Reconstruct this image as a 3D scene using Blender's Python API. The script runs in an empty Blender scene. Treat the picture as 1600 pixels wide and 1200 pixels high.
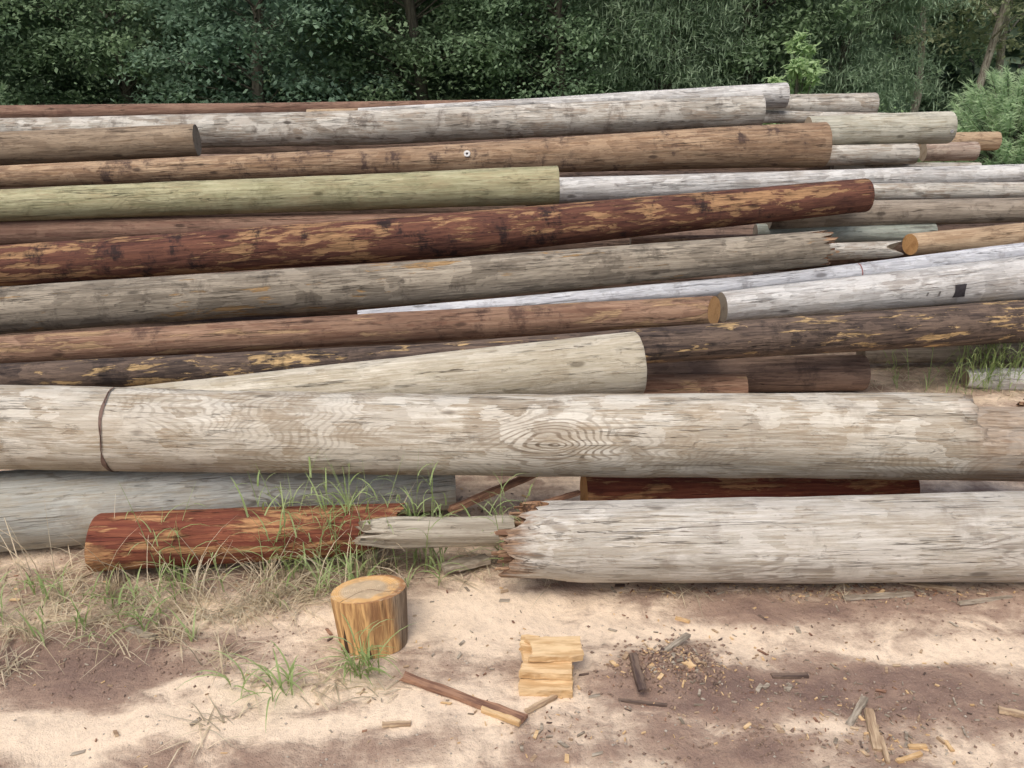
import bpy, math, random
from mathutils import Vector, Matrix, Quaternion, noise as mn
R = math.radians
scene = bpy.context.scene
COL = scene.collection
random.seed(7)
# ------------------------------------------------------------------ camera
F = 1300.0; PITCH = R(21.0); CAMZ = 1.6
cp, sp = math.cos(PITCH), math.sin(PITCH)
FW = Vector((0, cp, -sp)); UP = Vector((0, sp, cp)); RT = Vector((1, 0, 0)); CAM = Vector((0, 0, CAMZ))
cd = bpy.data.cameras.new('camera'); cam = bpy.data.objects.new('camera', cd); COL.objects.link(cam)
cam.location = CAM; cam.rotation_euler = (R(90) - PITCH, 0, 0)
cd.sensor_width = 36; cd.lens = F / 1600 * 36; cd.clip_end = 600; cd.clip_start = 0.05
scene.camera = cam
def P(px, py, d): return CAM + d * (FW + RT * ((px - 800) / F) + UP * ((600 - py) / F))
def G(px, py, z=0.0):
    v = FW + RT * ((px - 800) / F) + UP * ((600 - py) / F)
    return CAM + v * ((z - CAMZ) / v.z)
def proj(p):
    q = p - CAM; d = q.dot(FW); return 800 + F * q.dot(RT) / d, 600 - F * q.dot(UP) / d
# ------------------------------------------------------------------ light
w = bpy.data.worlds.new('World'); scene.world = w; w.use_nodes = True
nt = w.node_tree; bg = nt.nodes['Background']
sky = nt.nodes.new('ShaderNodeTexSky'); sky.sky_type = 'NISHITA'; sky.sun_disc = False
SUN_EL, SUN_AZ = R(60), R(205)
sky.sun_elevation = SUN_EL; sky.sun_rotation = SUN_AZ; sky.air_density = 1.0; sky.dust_density = 6.0; sky.ozone_density = 1.0
nt.links.new(sky.outputs[0], bg.inputs[0]); bg.inputs[1].default_value = 0.15
sd = bpy.data.lights.new('sun', 'SUN'); sd.energy = 1.35; sd.angle = R(40); sd.color = (1, 0.96, 0.88)
so = bpy.data.objects.new('sun', sd); COL.objects.link(so)
dirv = Vector((math.sin(SUN_AZ) * math.cos(SUN_EL), math.cos(SUN_AZ) * math.cos(SUN_EL), math.sin(SUN_EL)))
so.rotation_euler = dirv.to_track_quat('Z', 'Y').to_euler(); so.location = (0, -3, 8)
scene.view_settings.view_transform = 'Standard'
# ------------------------------------------------------------------ node helper
class NB:
    def __init__(s, name, rough=0.85):
        s.m = bpy.data.materials.new(name); s.m.use_nodes = True; s.t = s.m.node_tree
        s.b = s.t.nodes['Principled BSDF']; s.b.inputs['Roughness'].default_value = rough
        s.b.inputs['Specular IOR Level'].default_value = 0.25
        s.tc = s.t.nodes.new('ShaderNodeTexCoord')
    def n(s, ty): return s.t.nodes.new(ty)
    def put(s, sock, v):
        if isinstance(v, bpy.types.NodeSocket): s.t.links.new(v, sock)
        elif isinstance(v, tuple) and len(v) == 3 and sock.type == 'RGBA': sock.default_value = (*v, 1)
        else: sock.default_value = v
    def map(s, scale, loc=(0, 0, 0), src=None):
        n = s.n('ShaderNodeMapping'); s.t.links.new(src or s.tc.outputs['Object'], n.inputs[0])
        n.inputs['Location'].default_value = loc; n.inputs['Scale'].default_value = scale; return n.outputs[0]
    def noise(s, vec, scale=1.0, detail=2.0, rough=0.5, dist=0.0):
        n = s.n('ShaderNodeTexNoise'); s.put(n.inputs['Vector'], vec); n.inputs['Scale'].default_value = scale
        n.inputs['Detail'].default_value = detail; n.inputs['Roughness'].default_value = rough; n.inputs['Distortion'].default_value = dist
        return n.outputs[0]
    def vor(s, vec, scale=1.0, metric='EUCLIDEAN', out='Distance', rnd=1.0):
        n = s.n('ShaderNodeTexVoronoi'); n.distance = metric; s.put(n.inputs['Vector'], vec); n.inputs['Scale'].default_value = scale
        n.inputs['Randomness'].default_value = rnd; return n.outputs[out]
    def mth(s, op, a, b=0.0, c=0.0):
        n = s.n('ShaderNodeMath'); n.operation = op; s.put(n.inputs[0], a); s.put(n.inputs[1], b); s.put(n.inputs[2], c); return n.outputs[0]
    def rng(s, v, lo, hi, a=0.0, b=1.0):
        n = s.n('ShaderNodeMapRange'); n.interpolation_type = 'SMOOTHSTEP'; s.put(n.inputs[0], v)
        for i, q in enumerate((lo, hi, a, b)): n.inputs[i + 1].default_value = q
        return n.outputs[0]
    def mix(s, f, a, b, mode='MIX'):
        n = s.n('ShaderNodeMix'); n.data_type = 'RGBA'; n.blend_type = mode; s.put(n.inputs[0], f); s.put(n.inputs[6], a); s.put(n.inputs[7], b); return n.outputs[2]
    def bump(s, h, strength=0.5, dist=0.01, nrm=None):
        n = s.n('ShaderNodeBump'); s.put(n.inputs['Height'], h); n.inputs['Strength'].default_value = strength; n.inputs['Distance'].default_value = dist
        if nrm: s.t.links.new(nrm, n.inputs['Normal'])
        return n.outputs[0]
    def xyz(s, src):
        n = s.n('ShaderNodeSeparateXYZ'); s.t.links.new(src, n.inputs[0]); return n.outputs
    def done(s, c, nrm=None, rough=None):
        s.put(s.b.inputs['Base Color'], c)
        if nrm: s.t.links.new(nrm, s.b.inputs['Normal'])
        if rough is not None: s.put(s.b.inputs['Roughness'], rough)
        return s.m
SEED = [0]
def wood(name, base, light, dark, blot=None, blot_amt=0.4, peel=None, peel_lo=0.6, peel_soft=.07, ring=0.2, crack=0.65, squares=0.3, band=0.3, knot=None, tone=.45, stain=None, scuff=.38):
    SEED[0] += 1; sd_ = SEED[0] * 7.31
    L = (sd_, sd_ * 1.7 % 31, sd_ * 2.3 % 17)
    mid = tuple(x * .5 + y * .5 for x, y in zip(base, dark))
    b = NB(name, 0.86)
    st = b.noise(b.map((2.4, 55, 55), L), 1, 6, 0.74, 0.25)
    st2 = b.noise(b.map((6, 130, 130), (L[1], L[0], L[2])), 1, 4, 0.7, 0.2)
    fib = b.noise(b.map((18, 320, 320), L), 1, 3, 0.65)
    blo = b.noise(b.map((4.0, 11, 11), L), 1, 6, 0.75, 0.5)
    jit = b.mth('MULTIPLY', b.mth('SUBTRACT', st2, .5), .8)
    c = b.mix(b.rng(st, 0.38, 0.62), base, light)
    c = b.mix(b.rng(st2, 0.48, 0.66, 0, .65), c, mid)
    if blot: c = b.mix(b.mth('MULTIPLY', b.rng(b.mth('ADD', blo, jit), 0.40, 0.66), blot_amt), c, blot)
    sqv = b.n('ShaderNodeVectorMath'); sqv.operation = 'ADD'
    wob = b.n('ShaderNodeTexNoise'); b.t.links.new(b.map((8, 34, 34)), wob.inputs['Vector']); wob.inputs['Detail'].default_value = 3
    wsc = b.n('ShaderNodeVectorMath'); wsc.operation = 'SCALE'; b.t.links.new(wob.outputs['Color'], wsc.inputs[0]); wsc.inputs['Scale'].default_value = .3
    b.t.links.new(b.map((9, 17, 17), L), sqv.inputs[0]); b.t.links.new(wsc.outputs[0], sqv.inputs[1])
    sq = b.vor(sqv.outputs[0], 1, 'CHEBYCHEV', 'Color')
    sep = b.n('ShaderNodeSeparateColor'); b.t.links.new(sq, sep.inputs[0])
    c = b.mix(b.mth('MULTIPLY', b.rng(b.mth('ADD', sep.outputs[0], jit), 0.52, 0.92), squares), c, mid)
    c = b.mix(b.mth('MULTIPLY', b.rng(b.mth('ADD', sep.outputs[1], jit), 0.52, 0.92), squares * 1.2), c, light)
    tn = b.noise(b.map((.9, 3, 3), (L[2], L[0], L[1])), 1, 4, .6)
    c = b.mix(b.mth('MULTIPLY', b.rng(tn, .46, .70), tone), c, mid)
    rn = b.noise(b.map((1.7, 8, 8), (L[1], L[0], L[2])), 1, 2.0, 0.45, 0.2)
    rmask = b.mth('MULTIPLY', b.rng(b.noise(b.map((2.1, 4, 4), (L[2], L[1], L[0]))), 0.50, 0.64), ring)
    if knot:
        o = b.xyz(b.tc.outputs['Object'])
        dx = b.mth('SUBTRACT', o[0], knot[0]); dz = b.mth('MULTIPLY', b.mth('SUBTRACT', o[2], knot[1]), 2.4)
        dd = b.mth('SQRT', b.mth('ADD', b.mth('MULTIPLY', dx, dx), b.mth('MULTIPLY', dz, dz)))
        rn = b.mth('ADD', b.mth('MULTIPLY', rn, .9), b.mth('MULTIPLY', dd, 1.7))
        rmask = b.mth('MAXIMUM', b.mth('MULTIPLY', rmask, .6), b.rng(dd, .10, .36, .95, 0))
    rr = b.rng(b.mth('SINE', b.mth('MULTIPLY', rn, 120.0)), 0.0, 0.9)
    rr = b.mth('MULTIPLY', rr, b.rng(st2, .66, .40, .35, 1))
    c = b.mix(b.mth('MULTIPLY', rr, rmask), c, dark)
    pk = None
    if peel:
        pn = b.noise(b.map((4.8, 25, 25), (L[2] + 3, L[0], L[1])), 1, 5, 0.66, 0.4)
        pa = b.rng(b.noise(b.map((1.6, 5, 5), (L[1], L[2], L[0] + 3))), .3, .7, -.06, .06)
        pk = b.rng(b.mth('ADD', b.mth('ADD', pn, pa), b.mth('MULTIPLY', jit, .15)), peel_lo, peel_lo + peel_soft)
        pc = b.mix(b.rng(st2, 0.38, 0.62), peel, tuple(x * 0.55 for x in peel))
        c = b.mix(b.mth('MULTIPLY', pk, .9), c, pc)
    bn = b.noise(b.map((7, 5, 5), (L[1] + 5, L[2], L[0])), 1, 6, 0.72)
    c = b.mix(b.mth('MULTIPLY', b.rng(b.mth('ADD', bn, b.mth('MULTIPLY', jit, .3)), 0.53, 0.67), band), c, dark)
    sc = b.noise(b.map((11, 34, 34), (L[0] + 4, L[2] + 8, L[1])), 1, 5, 0.72, .5)
    c = b.mix(b.mth('MULTIPLY', b.rng(b.mth('ADD', sc, b.mth('MULTIPLY', jit, .3)), 0.60, 0.67), scuff), c, dark)
    c = b.mix(b.mth('MULTIPLY', b.rng(fib, 0.5, 0.72), 0.42), c, dark)
    cn = b.noise(b.map((.8, 22, 22), (L[0] + 9, L[2], L[1])), 1, 4, 0.62, 0.2)
    cl = b.rng(b.mth('ABSOLUTE', b.mth('SUBTRACT', cn, 0.5)), 0.002, 0.011, 1.0, 0.0)
    cm = b.rng(b.noise(b.map((1.8, 14, 14), (L[1], L[2] + 4, L[0]))), 0.51, 0.59)
    ck = b.mth('MULTIPLY', cl, cm)
    cn2 = b.noise(b.map((2.0, 55, 55), (L[0] + 3, L[2], L[1])), 1, 3, 0.6, 0.3)
    ck2 = b.mth('MULTIPLY', b.rng(b.mth('ABSOLUTE', b.mth('SUBTRACT', cn2, 0.5)), 0.003, 0.016, .6, 0.0), b.rng(b.noise(b.map((4, 20, 20), (L[2], L[2] + 4, L[0]))), 0.54, 0.64))
    ck = b.mth('MAXIMUM', ck, ck2)
    c = b.mix(b.mth('MULTIPLY', ck, crack), c, tuple(x * 0.45 for x in dark))
    kd = b.vor(b.map((2.6, 7, 7), (L[0], L[1], L[2] + 2)), 1)
    kk = b.rng(b.mth('ADD', kd, b.mth('MULTIPLY', jit, .1)), 0.05, 0.11, 1.0, 0.0)
    c = b.mix(b.mth('MULTIPLY', kk, 0.7), c, tuple(x * 0.5 for x in dark))
    if stain:
        o = b.xyz(b.tc.outputs['Object']); e = b.mth('ADD', o[0], b.mth('MULTIPLY', b.mth('SUBTRACT', st, .5), .35))
        c = b.mix(b.rng(e, stain[0], stain[1], .9, 0) if stain[0] < 1 else b.rng(e, stain[0], stain[1], 0, .5), c, b.mix(b.rng(st2, .4, .6), (.32, .20, .12), (.14, .085, .055)))
    h = b.mth('ADD', b.mth('MULTIPLY', fib, 0.3), b.mth('MULTIPLY', st, 0.45)); h = b.mth('ADD', h, b.mth('MULTIPLY', st2, .5))
    h = b.mth('SUBTRACT', h, b.mth('MULTIPLY', ck, 1.1)); h = b.mth('SUBTRACT', h, b.mth('MULTIPLY', b.rng(sc, .6, .64), .35))
    if pk: h = b.mth('SUBTRACT', h, b.mth('MULTIPLY', pk, 0.4))
    return b.done(c, b.bump(h, 0.8, 0.006))
def endwood(name, base, dark):
    SEED[0] += 1; b = NB(name, 0.85)
    o = b.xyz(b.map((1, 1, 1), (0, 0.012, -0.008)))
    y, z = o[1], o[2]
    rad = b.mth('SQRT', b.mth('ADD', b.mth('MULTIPLY', y, y), b.mth('MULTIPLY', z, z)))
    nz = b.noise(b.map((18, 18, 18)), 1, 3)
    wv = b.mth('SINE', b.mth('MULTIPLY', b.mth('ADD', rad, b.mth('MULTIPLY', nz, 0.012)), 1050.0))
    c = b.mix(b.rng(wv, -0.2, 1, 0, 0.45), base, dark)
    c = b.mix(b.rng(nz, 0.5, 0.7, 0, 0.6), c, dark)
    c = b.mix(b.rng(b.noise(b.map((150, 150, 150))), 0.45, 0.75, 0, 0.4), c, dark)
    return b.done(c, b.bump(nz, 0.4, 0.004))
def rough_mat(name, base, dark, sc=(6, 60, 60)):
    SEED[0] += 1; b = NB(name, 0.9)
    n1 = b.noise(b.map(sc, (SEED[0], 0, 0)), 1, 4, 0.65, 0.3); n2 = b.noise(b.map((30, 30, 30)), 1, 3)
    c = b.mix(b.rng(n1, 0.38, 0.62), dark, base); c = b.mix(b.rng(n2, 0.5, 0.75, 0, 0.5), c, dark)
    return b.done(c, b.bump(n1, 0.7, 0.005))
# ------------------------------------------------------------------ object helpers
def mesh_obj(name, vs, fs, mats, parent=None, smooth=True, mi=None):
    me = bpy.data.meshes.new(name); me.from_pydata([tuple(v) for v in vs], [], fs); me.update()
    if not isinstance(mats, (list, tuple)): mats = [mats]
    for m in mats: me.materials.append(m)
    if smooth: me.polygons.foreach_set('use_smooth', [True] * len(me.polygons))
    if mi: me.polygons.foreach_set('material_index', mi)
    o = bpy.data.objects.new(name, me); COL.objects.link(o)
    if parent: o.parent = parent
    return o
def tag(o, label, cat, group=None, kind=None):
    o['label'] = label; o['category'] = cat
    if group: o['group'] = group
    if kind: o['kind'] = kind
    return o
def empty(name, loc=(0, 0, 0), rz=0):
    o = bpy.data.objects.new(name, None); COL.objects.link(o); o.location = loc; o.rotation_euler = (0, 0, rz); o.empty_display_size = 0.1; return o
# ------------------------------------------------------------------ poles
NA = 64
class Pole: pass
def lerp(a, b, t): return a + (b - a) * t
def sstep(x): x = max(0, min(1, x)); return x * x * (3 - 2 * x)
def pole(label, st, mat, cat='pole', name='wooden_pole', extl=0.0, extr=0.0, endl='cut', endr='cut', endmat=None,
         tiltl=(0, 0), tiltr=(0, 0), capl=False, capr=False, broken=None, jagl=None, jagr=None, group='wooden poles lying in the pile', world=None, rough=1.0, Z=None, nspl=60, slen=1.0, rmod=None, step=.04):
    if world: cs = [(Vector(c), r) for c, r in world]
    else: cs = [(P(px, cy, d), th * d / (2 * F)) for px, cy, th, d in st]
    if extl:
        a, b = cs[0], cs[1]; L = (a[0] - b[0]).length; k = extl / L
        cs.insert(0, (a[0] + (a[0] - b[0]) * k, max(0.7 * a[1], min(1.25 * a[1], a[1] + (a[1] - b[1]) * k))))
    if extr:
        a, b = cs[-1], cs[-2]; L = (a[0] - b[0]).length; k = extr / L
        cs.append((a[0] + (a[0] - b[0]) * k, max(0.7 * a[1], min(1.25 * a[1], a[1] + (a[1] - b[1]) * k))))
    o0 = cs[0][0]; ax = cs[-1][0] - o0; L = ax.length; q = ax.normalized().to_track_quat('X', 'Z'); qi = q.inverted()
    loc = [(qi @ (c - o0), r) for c, r in cs]
    S = [l[0].x for l in loc]
    def cen(s):
        s = max(0, min(L, s))
        for i in range(len(S) - 1):
            if s <= S[i + 1] or i == len(S) - 2:
                t = (s - S[i]) / (S[i + 1] - S[i])
                return lerp(loc[i][0].y, loc[i + 1][0].y, t), lerp(loc[i][0].z, loc[i + 1][0].z, t), lerp(loc[i][1], loc[i + 1][1], t)
    def cs_s(s):
        if s < 0.2 or s > L - 0.2: return cen(s)
        ys = [cen(s + k * 0.18) for k in (-1, -0.5, 0, 0.5, 1)]
        return tuple(sum(y[i] for y in ys) / 5 for i in range(3))
    sdv = SEED[0] * 3.7 + len(label) * 1.3 + L
    if Z is None: Z = 0.5 if L > 1.2 else L * 0.4
    def s0(th, y, z):
        return (jagl(th) if jagl else 0.0) + tiltl[0] * y + tiltl[1] * z
    def s1(th, y, z):
        return L + (-(jagr(th)) if jagr else 0.0) + tiltr[0] * y + tiltr[1] * z
    n = max(8, int(L / step)); vs = []; fs = []
    ss = [0.0, 0.006] + [L * i / n for i in range(1, n)] + [L - 0.006, L]
    for k, s in enumerate(ss):
        cy, cz, r = cs_s(s)
        if k == 0 and endl == 'cut' or k == len(ss) - 1 and endr == 'cut': r *= 0.975
        for j in range(NA):
            th = 2 * math.pi * j / NA; c_, s_ = math.cos(th), math.sin(th)
            f = 1 + rough * (0.030 * mn.noise(Vector((s * 0.9 + sdv, c_ * 1.1, s_ * 1.1))) + 0.020 * mn.noise(Vector((s * 3.5, c_ * 2.2 + sdv, s_ * 2.2))) + 0.020 * mn.noise(Vector((s * 1.6, c_ * 7, s_ * 7 + sdv))) + .012 * mn.noise(Vector((s * 9, c_ * 4, s_ * 4 + sdv))))
            if rmod: f *= rmod(s, th, L)
            y, z = r * f * c_, r * f * s_
            a, b = s0(th, y, z), s1(th, y, z)
            sx = s
            if s < Z: sx = a + s * (Z - a) / Z
            elif s > L - Z: sx = b - (L - s) * (b - (L - Z)) / Z
            vs.append((sx, cy + y, cz + z))
    for k in range(len(ss) - 1):
        for j in range(NA):
            j2 = (j + 1) % NA; fs.append((k * NA + j, k * NA + j2, (k + 1) * NA + j2, (k + 1) * NA + j))
    em = endmat or END_GREY
    mi = [0] * len(fs)
    def cap(base, flip, brk):
        pts = [Vector(vs[base + j]) for j in range(NA)]
        c = sum(pts, Vector()) / NA; vv = list(pts); ff = []
        nr = 7
        for ring in range(1, nr):
            t = 1 - ring / nr
            for j in range(NA):
                p = c.lerp(pts[j], t)
                if brk:
                    dpt = (-1 if flip else 1)
                    p.x = lerp(c.x, pts[j].x, t) + dpt * (0.01 - 0.09 * abs(mn.noise(Vector((p.y * 50, p.z * 50, sdv)))))
                vv.append(p)
        vv.append(c if not brk else c + Vector(((0.03 if flip else -0.03), 0, 0)))
        for ring in range(nr - 1):
            for j in range(NA):
                j2 = (j + 1) % NA; q4 = (ring * NA + j, ring * NA + j2, (ring + 1) * NA + j2, (ring + 1) * NA + j)
                ff.append(q4 if not flip else q4[::-1])
        ci = len(vv) - 1; bs = (nr - 1) * NA
        for j in range(NA):
            t3 = (bs + j, bs + (j + 1) % NA, ci); ff.append(t3 if not flip else t3[::-1])
        return vv, ff
    parts = []
    for side, want, base, flip in (('l', capl, 0, True), ('r', capr, (len(ss) - 1) * NA, False)):
        brk = (endl if side == 'l' else endr) == 'broken'
        vv, ff = cap(base, flip, brk)
        if want or brk: parts.append(('broken_end' if brk else 'cut_end', vv, ff, brk))
        else:
            off = len(vs); vs += vv; fs += [tuple(i + off for i in f) for f in ff]; mi += [1] * len(ff)
    spl = []
    for side, jag, brk in ((0, jagl, endl == 'broken'), (1, jagr, endr == 'broken')):
        if not brk: continue
        rnd = random.Random(int(sdv * 10)); vv = []; ff = []
        for _ in range(nspl):
            th = rnd.uniform(0, 2 * math.pi); cy, cz, r = cen(0 if side == 0 else L); rr = r * rnd.choice((0.95, 0.85, 0.65, 0.4)) * rnd.uniform(0.92, 1.0)
            y, z = rr * math.cos(th), rr * math.sin(th)
            e = s0(th, y, z) if side == 0 else s1(th, y, z); sg = -1 if side == 0 else 1
            ln = rnd.uniform(0.0, 0.02) * slen; wd = rnd.uniform(0.004, 0.013); tk = rnd.uniform(0.002, 0.006)
            tx, ty = -math.sin(th), math.cos(th); nx, ny = math.cos(th), math.sin(th); k = len(vv)
            e2 = e - sg * 0.09
            for u, v_ in ((-1, -1), (1, -1), (1, 1), (-1, 1)):
                vv.append((e2, cy + y + tx * u * wd + nx * v_ * tk, cz + z + ty * u * wd + ny * v_ * tk))
            for u, v_ in ((-1, -1), (1, -1), (1, 1), (-1, 1)):
                vv.append((e + sg * ln * rnd.uniform(.3, 1.3), cy + y + tx * u * wd * .6 + nx * v_ * tk, cz + z + ty * u * wd * .6 + ny * v_ * tk))
            for i in range(4):
                i2 = (i + 1) % 4; ff.append((k + i, k + i2, k + 4 + i2, k + 4 + i))
            ff.append((k + 4, k + 5, k + 6, k + 7))
        spl.append((vv, ff))
    multi = bool(parts or spl) or broken == 'force'
    if multi:
        root = empty(name, o0); root.rotation_mode = 'QUATERNION'; root.rotation_quaternion = q
        mesh_obj('shaft', vs, fs, [mat, em], root, True, mi)
        for nm, vv, ff, brk in parts: mesh_obj(nm, vv, ff, (BROKEN if brk else em), root, not brk)
        for vv, ff in spl: mesh_obj('splinters', vv, ff, BROKEN2, root, False)
    else:
        root = mesh_obj(name, vs, fs, [mat, em], None, True, mi)
        root.location = o0; root.rotation_mode = 'QUATERNION'; root.rotation_quaternion = q
    tag(root, label, cat, group)
    p = Pole(); p.root = root; p.cen = cen; p.L = L; p.q = q; p.o0 = o0
    def s_at(px):
        best = min((abs(proj(o0 + q @ Vector((L * i / 800, *cen(L * i / 800)[:2])))[0] - px), i) for i in range(801)); return L * best[1] / 800
    p.s_at = s_at
    return p
def patch(p, name, sa, sb, ta, tb, mat, lift=0.0025, nseg=24, wob=0.0, label=None):
    vs = []; fs = []; ns = 4
    for k in range(ns + 1):
        for j in range(nseg + 1):
            th = lerp(ta, tb, j / nseg); s = lerp(sa, sb, k / ns) + wob * mn.noise(Vector((th * 1.5, k * 0.6, 4.0)))
            cy, cz, r = p.cen(s)
            r = r * 1.025 + lift; vs.append((s, cy + r * math.cos(th), cz + r * math.sin(th)))
    for k in range(ns):
        for j in range(nseg): a = k * (nseg + 1) + j; fs.append((a, a + 1, a + nseg + 2, a + nseg + 1))
    o = mesh_obj(name, vs, fs, mat, p.root)
    if label: o['label'] = label
    return o
def disc(p, name, s, th, rad, mat, mat2=None):
    cy, cz, r = p.cen(s); nrm = Vector((0, math.cos(th), math.sin(th))); c = Vector((s, cy, cz)) + nrm * (r * 1.02)
    t1 = Vector((1, 0, 0)); t2 = nrm.cross(t1)
    vs = []; n = 20
    for rr, hh in ((rad, 0), (rad, 0.003), (rad * .85, 0.004), (rad * .4, 0.004), (rad * .38, 0.001)):
        for j in range(n):
            a = 2 * math.pi * j / n; vs.append(c + (t1 * math.cos(a) + t2 * math.sin(a)) * rr + nrm * hh)
    fs = []; mi = []
    for k in range(4):
        for j in range(n): fs.append((k * n + j, k * n + (j + 1) % n, (k + 1) * n + (j + 1) % n, (k + 1) * n + j)); mi.append(0)
    fs.append(tuple(4 * n + j for j in range(n))); mi.append(1)
    return mesh_obj(name, vs, fs, [mat, mat2 or mat], p.root, False, mi)
def plain(name, c, rough=0.8, metal=0.0):
    b = NB(name, rough); n1 = b.noise(b.map((60, 60, 60)), 1, 3); b.b.inputs['Metallic'].default_value = metal
    return b.done(b.mix(b.rng(n1, 0.35, 0.7), c, tuple(x * 0.7 for x in c)))
END_GREY = endwood('grey cut wood', (.34, .29, .22), (.15, .11, .075))
END_ORANGE = endwood('orange cut wood', (.60, .35, .15), (.33, .16, .06))
END_PALE = endwood('pale cut wood', (.55, .45, .32), (.3, .2, .12))
BROKEN = rough_mat('broken wood core', (.30, .17, .095), (.08, .045, .03), (25, 45, 45))
BROKEN2 = rough_mat('splintered wood', (.38, .25, .155), (.17, .095, .06))
TIN = plain('dull tin', (.6, .6, .6), 0.5, 0.3); BLACK = plain('black stain', (.05, .045, .05)); REDLINE = plain('red brown stain', (.20, .135, .11)); PINK = plain('red paint line', (.30, .14, .13)); SMUDGE = plain('grey smudge', (.2, .19, .18))

mA = wood('weathered silver wood', (.46, .435, .38), (.70, .68, .63), (.21, .175, .14), blot=(.39, .33, .24), blot_amt=.6, ring=.75, squares=.4, stain=(0.03, .15), band=.3)
mD = wood('weathered tan white wood', (.45, .405, .325), (.71, .68, .60), (.20, .155, .11), blot=(.36, .285, .195), blot_amt=.75, ring=.65, squares=.5, band=.35, knot=(3.30, .01), stain=(4.70, 4.82))
mC = wood('blue grey weathered wood', (.35, .365, .34), (.50, .51, .48), (.19, .17, .14), blot=(.40, .34, .24), blot_amt=.5, ring=.8, squares=.3, crack=.45)
mB = wood('red stripped wood', (.16, .045, .03), (.28, .10, .055), (.06, .022, .018), peel=(.52, .29, .14), peel_lo=.50, peel_soft=.08, squares=.2, band=.4, crack=.5, scuff=.25)
mL = wood('dark red brown wood', (.11, .045, .034), (.19, .085, .055), (.028, .018, .018), peel=(.47, .28, .145), peel_lo=.525, peel_soft=.06, squares=.3, band=.95, crack=.6)
mK = wood('grey brown weathered wood', (.21, .18, .14), (.44, .39, .31), (.075, .062, .05), peel=(.46, .29, .13), peel_lo=.60, squares=.5, band=.65)
mS = wood('orange brown wood', (.32, .205, .12), (.54, .40, .265), (.075, .05, .045), blot=(.16, .095, .065), blot_amt=.55, squares=.4, band=.9)
mH = wood('rust brown wood', (.21, .115, .075), (.38, .25, .17), (.06, .035, .03), peel=(.49, .33, .19), peel_lo=.56, squares=.4, band=.7)
mF = wood('dark wood with yellow scars', (.06, .045, .04), (.20, .145, .11), (.024, .02, .02), peel=(.66, .46, .23), peel_lo=.55, peel_soft=.04, squares=.45, band=.6)
mQ = wood('green treated wood', (.33, .325, .19), (.51, .49, .32), (.14, .13, .07), blot=(.40, .33, .2), blot_amt=.7, ring=.45, squares=.3, crack=.7, band=.4)
mE = wood('cream wood', (.51, .465, .355), (.72, .68, .575), (.26, .21, .14), blot=(.40, .33, .23), blot_amt=.5, ring=.35, squares=.35, crack=.8)
mT = wood('tan brown wood', (.25, .185, .125), (.40, .32, .23), (.10, .075, .06), squares=.4)
mU = wood('pale grey streaked wood', (.38, .36, .31), (.68, .66, .60), (.14, .115, .095), blot=(.33, .25, .18), blot_amt=.75, squares=.5, ring=.4, band=.65)
mI = wood('silver white wood', (.47, .47, .46), (.74, .74, .72), (.22, .2, .185), blot=(.33, .29, .25), blot_amt=.65, squares=.5, ring=.3)
mJ = wood('pale blue grey wood', (.44, .46, .50), (.67, .69, .72), (.2, .19, .19), squares=.4, ring=.2, band=.6)
mO = wood('dull brown wood', (.27, .225, .175), (.46, .405, .33), (.10, .08, .065), squares=.4, band=.6)
mN = wood('grey green wood', (.29, .33, .29), (.42, .45, .40), (.14, .13, .1), squares=.2)
mG = wood('dark brown wood', (.15, .10, .078), (.27, .19, .145), (.05, .038, .034), squares=.35, band=.5)
mY = wood('pale greenish wood', (.43, .43, .36), (.64, .63, .54), (.2, .18, .13), squares=.4, blot=(.36, .3, .2), blot_amt=.5)
mX = wood('far reddish wood', (.20, .11, .08), (.32, .21, .15), (.08, .05, .04))
mM = wood('orange tan wood', (.36, .25, .155), (.56, .43, .29), (.15, .09, .055), squares=.3, band=.6)
mPk = wood('rose brown wood', (.32, .23, .18), (.55, .46, .38), (.12, .08, .06), squares=.4, band=.7)
mSl = wood('grey splintered slab wood', (.35, .315, .25), (.54, .495, .41), (.15, .12, .09), squares=.1, band=.3)

def jagA(th):
    z = math.sin(th); y = math.cos(th)
    if z > .6: v = lerp(0.02, .12, (z - .6) / .4)
    elif z > -.5: v = 0.01 + .03 * (1 - abs(z))
    else: v = lerp(.04, .24, min(1, (-.5 - z) / .15))
    return v + (.05 if y > 0 else 0) + .045 * mn.noise(Vector((y * 5, z * 10, 3))) + .035 * mn.noise(Vector((y * 20, z * 26, 8)))
pole('big silver grey pole nearest the camera at right, its left end broken and splintered', [(774, 845, 124, 2.72), (900, 846, 126, 2.70), (1000, 846, 127, 2.70), (1600, 838, 141, 2.76)], mA, extr=1.4, endl='broken', jagl=jagA, Z=.27, nspl=90, slen=1.3)
def jagB(th):
    return (.02 if math.sin(th) > .55 else .13) + .05 * mn.noise(Vector((math.cos(th) * 5, math.sin(th) * 5, 13)))
pole('short dark red log with peeled orange patches at front left beside grass', [(150, 848, 90, 2.78), (640, 824, 76, 2.84)], mB, cat='log', name='wooden_log', endmat=END_ORANGE, tiltl=(0, .12), jagr=jagB, endr='broken', nspl=30)
pole('straight grey splinter log joining the red log to the broken silver pole', [(552, 832, 50, 2.70), (800, 828, 48, 2.80)], mSl, cat='log', name='wooden_log', jagl=lambda t: .04 + .09 * mn.noise(Vector((math.cos(t) * 4, math.sin(t) * 4, 3))), rmod=lambda s, th, L: 1 - .3 * sstep(math.cos(th)) + .14 * mn.noise(Vector((s * 3, math.cos(th) * 3, math.sin(th) * 3))) - .25 * sstep((.12 - s) / .12))
pole('blue grey pole at front left lying under the big tan white pole', [(0, 800, 126, 2.92), (706, 738, 114, 3.18)], mC, extl=1.4)
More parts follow.
